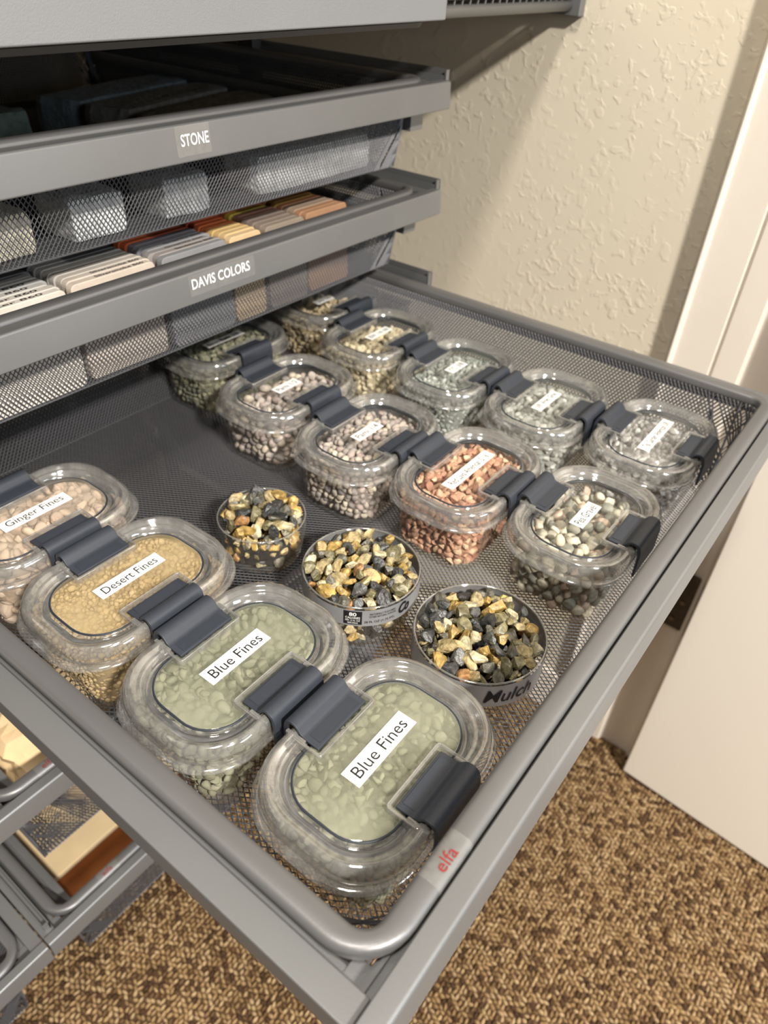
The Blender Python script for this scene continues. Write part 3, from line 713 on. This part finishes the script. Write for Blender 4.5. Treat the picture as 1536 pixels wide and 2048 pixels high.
def cup(cx, cy, R, zt, name, label, wall_rings, band, heap, size, nst, where, seed):
    r_ = np.random.default_rng(seed)
    root = thing(name, (cx, cy, BZ), label, 'cup')
    H = zt - BZ
    def circ(r, z, n=48): return [(r * math.cos(2 * math.pi * k / n), r * math.sin(2 * math.pi * k / n), z) for k in range(n)]
    rings = [circ(R * .5, .003), circ(R * .78, .001), circ(R * .88, .0006)] + [circ(R * a, H * b_) for a, b_ in wall_rings] + [circ(R * .985, H + .0002), circ(R * .97, H - .001)]
    v, f = loft(rings, cap0=True); o = mk('cup_wall', v, f, M['body'], root, smooth=True); fixn(o)
    v, f = ringtube([(R * .985 * math.cos(t), R * .985 * math.sin(t)) for t in np.linspace(0, 2 * math.pi, 49)[:-1]], .0007, .0007, H, 6)
    mk('cup_rim', v, f, M['lid'], root, smooth=True)
    if band:
        v, f = loft([circ(R * 1.006, H - band[0], 64), circ(R * 1.006, H - band[1], 64)]); b_ = mk('printed_band', v, f, M['silver'], root, smooth=True); fixn(b_)
        tag(b_, 'silver printed band')
        for (s_, ang, w, h, zc, mt, bold, shear) in band[2]:
            if s_ == '#':
                a = [math.radians(ang) + (k / 8 - .5) * w / R for k in range(9)]; V = []
                for t in a: V += [(R * 1.012 * math.cos(t), R * 1.012 * math.sin(t), H - zc - h / 2), (R * 1.012 * math.cos(t), R * 1.012 * math.sin(t), H - zc + h / 2)]
                mk('print_box', V, [[2 * k, 2 * k + 2, 2 * k + 3, 2 * k + 1] for k in range(8)], M[mt], b_); continue
            tv, tf = text_fit(s_, w, h, bold, shear)
            t = math.radians(ang) + tv[:, 0] / R
            mk('lettering', np.stack([R * 1.016 * np.cos(t), R * 1.016 * np.sin(t), H - zc + tv[:, 1]], 1), tf, M[mt], b_)
    # lower stones: one mass
    P = []
    z = size * .9
    while z < H - size * .4:
        ra = R * (.9 + .08 * z / H) - size * 1.0; n = int(2 * math.pi * ra / (size * 1.5))
        for k in range(n):
            t = (k + r_.random()) * 2 * math.pi / n; P.append((ra * math.cos(t), ra * math.sin(t), z + r_.normal(0, size * .2)))
        z += size * 1.3
    for k in range(int(R * R / size / size * 2.2)):
        t = r_.random() * 2 * math.pi; q = math.sqrt(r_.random()) * (R * .93 - size); P.append((q * math.cos(t), q * math.sin(t), H - size * 1.6 + r_.normal(0, size * .2)))
    P = np.array(P); pal = [srgb(*c) for n, c in TONES.items() for _ in range(int(WT[n] * 40))]
    V, F, C = stones(P, size, SHD, pal, (1, .75, .55)); V[:, 2] = np.maximum(V[:, 2], .0035)
    rad = np.hypot(V[:, 0], V[:, 1]); lim = R * .95; k = np.where(rad > lim, lim / rad, 1); V[:, 0] *= k; V[:, 1] *= k
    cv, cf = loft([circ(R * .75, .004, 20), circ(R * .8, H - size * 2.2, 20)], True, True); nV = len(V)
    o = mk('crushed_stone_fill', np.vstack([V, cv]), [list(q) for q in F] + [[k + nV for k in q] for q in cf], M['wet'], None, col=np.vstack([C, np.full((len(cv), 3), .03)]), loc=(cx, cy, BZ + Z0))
    tag(o, f'mass of ochre and charcoal crushed stone filling {where}', 'gravel', kind='stuff')
    # the top layer: every stone an object
    Q = []; tries = 0
    while len(Q) < nst and tries < 6000:
        tries += 1; t = r_.random() * 2 * math.pi; q = math.sqrt(r_.random()) * (R * .955 - size * .75)
        x, y = q * math.cos(t), q * math.sin(t)
        md = size * (1.32 if tries < 3000 else 1.05)
        if all((x - a) ** 2 + (y - b_) ** 2 > md ** 2 for a, b_ in Q): Q.append((x, y))
    for x, y in Q:
        nm, me = SM[r_.choice(len(SM), p=wts)]
        o = bpy.data.objects.new('crushed_stone', me); COL.objects.link(o)
        s = size * r_.uniform(.85, 1.35)
        o.location = (cx + x, cy + y, zt + Z0 + heap * (1 - (math.hypot(x, y) / R) ** 2) - size * .45 + r_.normal(0, size * .15))
        o.scale = (s, s, s); o.rotation_euler = (r_.normal(0, .7), r_.normal(0, .7), r_.random() * 6.28)
        tag(o, f'angular {nm} coloured crushed stone lying on top of {where}', 'stone', f'crushed stones on top of {where}')
cup(.2236, .0826, .0444, -.0450, 'cut_bottle_cup', 'open cut bottle cup of crushed stone with handwritten Mulch on silver band',
    [(.96, .12), (.985, .35), (1.0, .6), (1.0, .99)], (.0012, .0215, [('Mulch', 238, .034, .0115, .011, 'ink', .006, .22)]), .005, .0062, 92, 'the Mulch cup', 1)
cup(.2177, .1787, .0424, -.0400, 'cut_bottle_cup', 'open cut bottle cup with silver nutrition band reading 28 FL OZ',
    [(.90, .10), (.93, .3), (.97, .5), (1.0, .58), (1.0, .99)], (.0015, .0165, [('#', 211, .0125, .0125, .0085, 'ink', 0, 0), ('80', 211, .0050, .0034, .0050, 'label', .02, 0), ('CALORIES', 211, .0100, .0019, .0083, 'label', .01, 0), ('PER 12 FL OZ', 211, .0100, .0016, .0108, 'label', 0, 0), ('SERVING', 211, .007, .0014, .0131, 'label', 0, 0),
     ('NATURALLY FLAVORED', 239, .0185, .0018, .0050, 'ink', 0, 0), ('OTHER NATURAL FLAVORS', 239, .0190, .0018, .0075, 'ink', 0, 0), ('28 FL OZ (1.75 PT)', 236, .0215, .0026, .0125, 'ink', 0, 0), ('Co', 262, .010, .010, .0075, 'ink', .04, .35)]), .0045, .0058, 88, 'the 28 FL OZ cup', 2)
cup(.2190, .2800, .0346, -.0470, 'cut_bottle_cup', 'small clear cut bottle cup of crushed stone without any band', [(.9, .1), (.95, .4), (1.0, .7), (1.0, .98)], None, .009, .0064, 50, 'the small clear cup', 3)

# ---------------------------------------------------------------- stone slabs and light blocks in the STONE drawer
def rough_block(name, cx, cy, z0, lx, ly, h, rz, col, label, cat, group, ry=0, amp=.0015, grp=None, mt='slab'):
    bm = bmesh.new(); bmesh.ops.create_cube(bm, size=1)
    bmesh.ops.subdivide_edges(bm, edges=bm.edges, cuts=5, use_grid_fill=True)
    sd = rng.random() * 50
    for v in bm.verts:
        p = Vector((v.co.x * lx, v.co.y * ly, v.co.z * h)); e = (abs(v.co.x) > .49) + (abs(v.co.y) > .49) + (abs(v.co.z) > .49)
        if e >= 2: p *= (1 - .03 * (e - 1)) ; p.z *= .97
        q = p * 60 + Vector((sd, sd, 0)); d = mnoise.noise_vector(q)
        v.co = p + d * amp + Vector((0, 0, h / 2))
    me = bpy.data.meshes.new(name); bm.to_mesh(me); bm.free()
    a = me.color_attributes.new('Col', 'FLOAT_COLOR', 'POINT'); cc = np.ones((len(me.vertices), 4), dtype=np.float32); cc[:, :3] = srgb(*col)[:3]; a.data.foreach_set('color', cc.ravel())
    me.materials.append(M[mt]); o = bpy.data.objects.new(name, me); COL.objects.link(o)
    o.location = (cx, cy, z0 + Z0); o.rotation_euler = (0, ry, rz)
    return tag(o, label, cat, group)
SG = 'dark stone bars in the STONE drawer'
zf = .2015 - .002 - .073 + .0008
rough_block('stone_bar', .478, .748, zf, .20, .058, .040, .26, (100, 110, 116), 'blue black stone bar, rearmost in the STONE drawer', 'stone', SG)
rough_block('stone_bar', .492, .681, zf, .205, .055, .040, .25, (118, 116, 112), 'grey grained stone bar, middle one in the STONE drawer', 'stone', SG)
rough_block('stone_bar', .500, .612, zf, .20, .055, .040, .24, (124, 120, 108), 'olive grey stone bar, nearest of three in the STONE drawer', 'stone', SG)
rough_block('stone_bar', .262, .700, zf, .125, .060, .042, .08, (92, 106, 98), 'dark green stone piece at the left edge of the STONE drawer', 'stone', SG, amp=.004)
BG = 'pale blocks seen through the STONE drawer front'
for (xa, xb, h, c, l) in ((.085, .176, .030, (236, 226, 204), 'cream block seen through the mesh at the left edge'), (.205, .250, .030, (232, 234, 234), 'white block seen through the mesh, left of the STONE letters'),
                          (.286, .332, .030, (206, 208, 210), 'pale grey block seen through the mesh below the STONE letters'), (.385, .545, .032, (214, 214, 212), 'long pale grey block seen through the mesh at the right')):
    rough_block('stone_block', (xa + xb) / 2, .4375 + .0225, zf, xb - xa, .045, h, 0, c, l, 'stone', BG, amp=.001)
for (xa, xb) in ((.10, .19), (.30, .36)):
    pass

# ---------------------------------------------------------------- sample chips in the DAVIS COLORS drawer
CZ = .1005 - .002 - .073 + .0006
CHV = None
def chip_mesh(w, h, t):
    g = G(); pr = rr(w / 2, h / 2, .0045, 0, 4)
    v, f = loft([[(x, -t / 2, y + h / 2) for x, y, _ in rr(w / 2 - .0006, h / 2 - .0006, .004, 0, 4)], [(x, -t / 2 + .0006, y + h / 2) for x, y, _ in pr], [(x, t / 2 - .0006, y + h / 2) for x, y, _ in pr], [(x, t / 2, y + h / 2) for x, y, _ in rr(w / 2 - .0006, h / 2 - .0006, .004, 0, 4)]], True, True)
    return np.array(v), f
def chips(x0, x1, y0, n, step, pal, words, colname, z=CZ, h=.0755, zup=0):
    w = x1 - x0; t = step * .94
    for i in range(n):
        c = pal[i] if i < len(pal) else pal[-1]
        v, f = chip_mesh(w * rng.uniform(.985, 1.0), h + zup, t)
        o = mk('sample_chip', v, f, M['chip'], None, col=np.array(srgb(*c)[:3])[None]); fixn(o)
        o.location = ((x0 + x1) / 2 + rng.normal(0, .0012), y0 + t / 2 + i * step, z + Z0); o.rotation_euler = (-.05 + rng.normal(0, .008), 0, rng.normal(0, .006))
        pos = ['front', 'second', 'third', 'fourth', 'fifth', 'sixth', 'seventh', 'eighth', 'ninth', 'tenth'][min(i, 9)]
        wd = words[i] if words and i < len(words) else None
        tag(o, f'{pos} sample chip in the {colname}' + (f' lettered {wd}' if wd else ''), 'sample chip', 'concrete colour chips in the DAVIS COLORS drawer')
        if wd:
            tv, tf = text_fit(wd, w * (.50 if len(wd) < 11 else .58), .0040, bold=.01)
            V = np.stack([tv[:, 0] + w * .10, tv[:, 1], np.full(len(tv), h + zup + .0002)], 1)
            mk('lettering', V, tf, M['ink'], o)
FY = .4285
chips(.078, .186, FY, 10, .0082, [(222, 214, 204), (206, 199, 190), (190, 186, 180), (160, 160, 158), (136, 136, 136), (116, 116, 118), (100, 100, 104), (88, 88, 92), (80, 80, 84), (76, 76, 80)], ['Pewter 860', 'Pewter 860', 'Pewter 860', 'Pewter 860'], 'leftmost column')
chips(.191, .267, FY + .002, 10, .0080, [(212, 198, 184), (204, 192, 180), (190, 182, 172), (176, 170, 164), (150, 148, 144), (130, 130, 130), (112, 112, 114), (98, 98, 100), (86, 86, 90), (80, 80, 84)], ['Silversmoke 860', 'Silversmoke 860'], 'second column from the left')
chips(.272, .342, FY, 8, .0080, [(146, 146, 148), (160, 152, 148), (150, 144, 142), (140, 140, 143), (126, 126, 133), (110, 108, 115), (160, 80, 50), (150, 74, 46)], [None, 'Sandstone 860', 'Graphite 860', 'Graphite 860'], 'grey violet column')
chips(.346, .384, FY + .001, 8, .0080, [(226, 196, 154), (218, 188, 138), (210, 178, 124), (200, 168, 110), (188, 104, 62), (180, 92, 54), (170, 80, 48), (160, 74, 46)], None, 'tan column above the letters COLO')
chips(.388, .440, FY, 9, .0080, [(152, 139, 126), (142, 129, 117), (129, 115, 105), (117, 105, 97), (126, 94, 82), (139, 102, 87), (168, 147, 63), (156, 82, 48), (142, 70, 42)], None, 'brown grey column right of the tan chips')
chips(.444, .505, FY + .003, 9, .0080, [(173, 134, 104), (166, 124, 94), (154, 134, 115), (137, 119, 105), (159, 110, 80), (162, 124, 62), (151, 107, 52), (126, 80, 50), (117, 75, 50)], None, 'rightmost column')

# ---------------------------------------------------------------- contents of the low drawers
bz1 = -.299 - .002 - .143 + .0008; bz2 = -.527 - .002 - .135 + .0008
bm = bmesh.new(); bmesh.ops.create_icosphere(bm, subdivisions=4, radius=1)
for v in bm.verts:
    p = v.co.copy(); cell = mnoise.voronoi(p * 2.3 + Vector((3, 1, 7)))[0]; k = (cell[1] - cell[0])
    k2 = mnoise.voronoi(p * 5 + Vector((1, 5, 2)))[0]; r = .86 + .26 * cell[0] + .10 * k2[0]
    sq = max(abs(p.x), abs(p.y), abs(p.z)); v.co = p / (sq ** .45) * r
for v in bm.verts:
    v.co.x = max(-.087, min(.087, v.co.x * .085)); v.co.y = max(-.062, min(.062, v.co.y * .060)); v.co.z = max(v.co.z, -1) * .068 + .068
me = bpy.data.meshes.new('paper_bag'); bm.to_mesh(me); bm.free(); me.materials.append(M['paper'])
o = bpy.data.objects.new('paper_bag', me); COL.objects.link(o); zmin = min(v.co.z for v in me.vertices)
o.location = (.104, .486, bz1 + Z0 - zmin); tag(o, 'crumpled light brown paper bag in the lower drawer', 'paper bag')
g = G(); g.box(-.085, .085, -.06, .06, 0, .165); o = g.obj('dark_carton', M['carton'], None, bevel=.001); o.location = (.12, .64, bz1 + Z0)
tag(o, 'dark brown carton behind the crumpled paper bag', 'carton')
g = G(); g.box(0, .40, 0, .34, 0, .052); o = g.obj('grey_carton', M['dark'], None, bevel=.001); o.location = (.018, .436, bz2 + Z0)
tag(o, 'dark grey box under the orange board in the lowest drawer', 'box')
g = G(); g.box(0, .42, 0, .36, 0, .012); o = g.obj('orange_board', M['orange'], None, bevel=.001); o.location = (.0125, .4285, bz2 + .0522 + Z0)
tag(o, 'orange brown board under the pale wood board in the lowest drawer', 'board')
g = G(); g.box(0, .40, 0, .31, 0, .010); o = g.obj('pale_wood_board', M['wood'], None, bevel=.0006); o.location = (.0075, .474, bz2 + .0644 + Z0)
tag(o, 'pale wood board lying on the orange board in the lowest drawer', 'board')
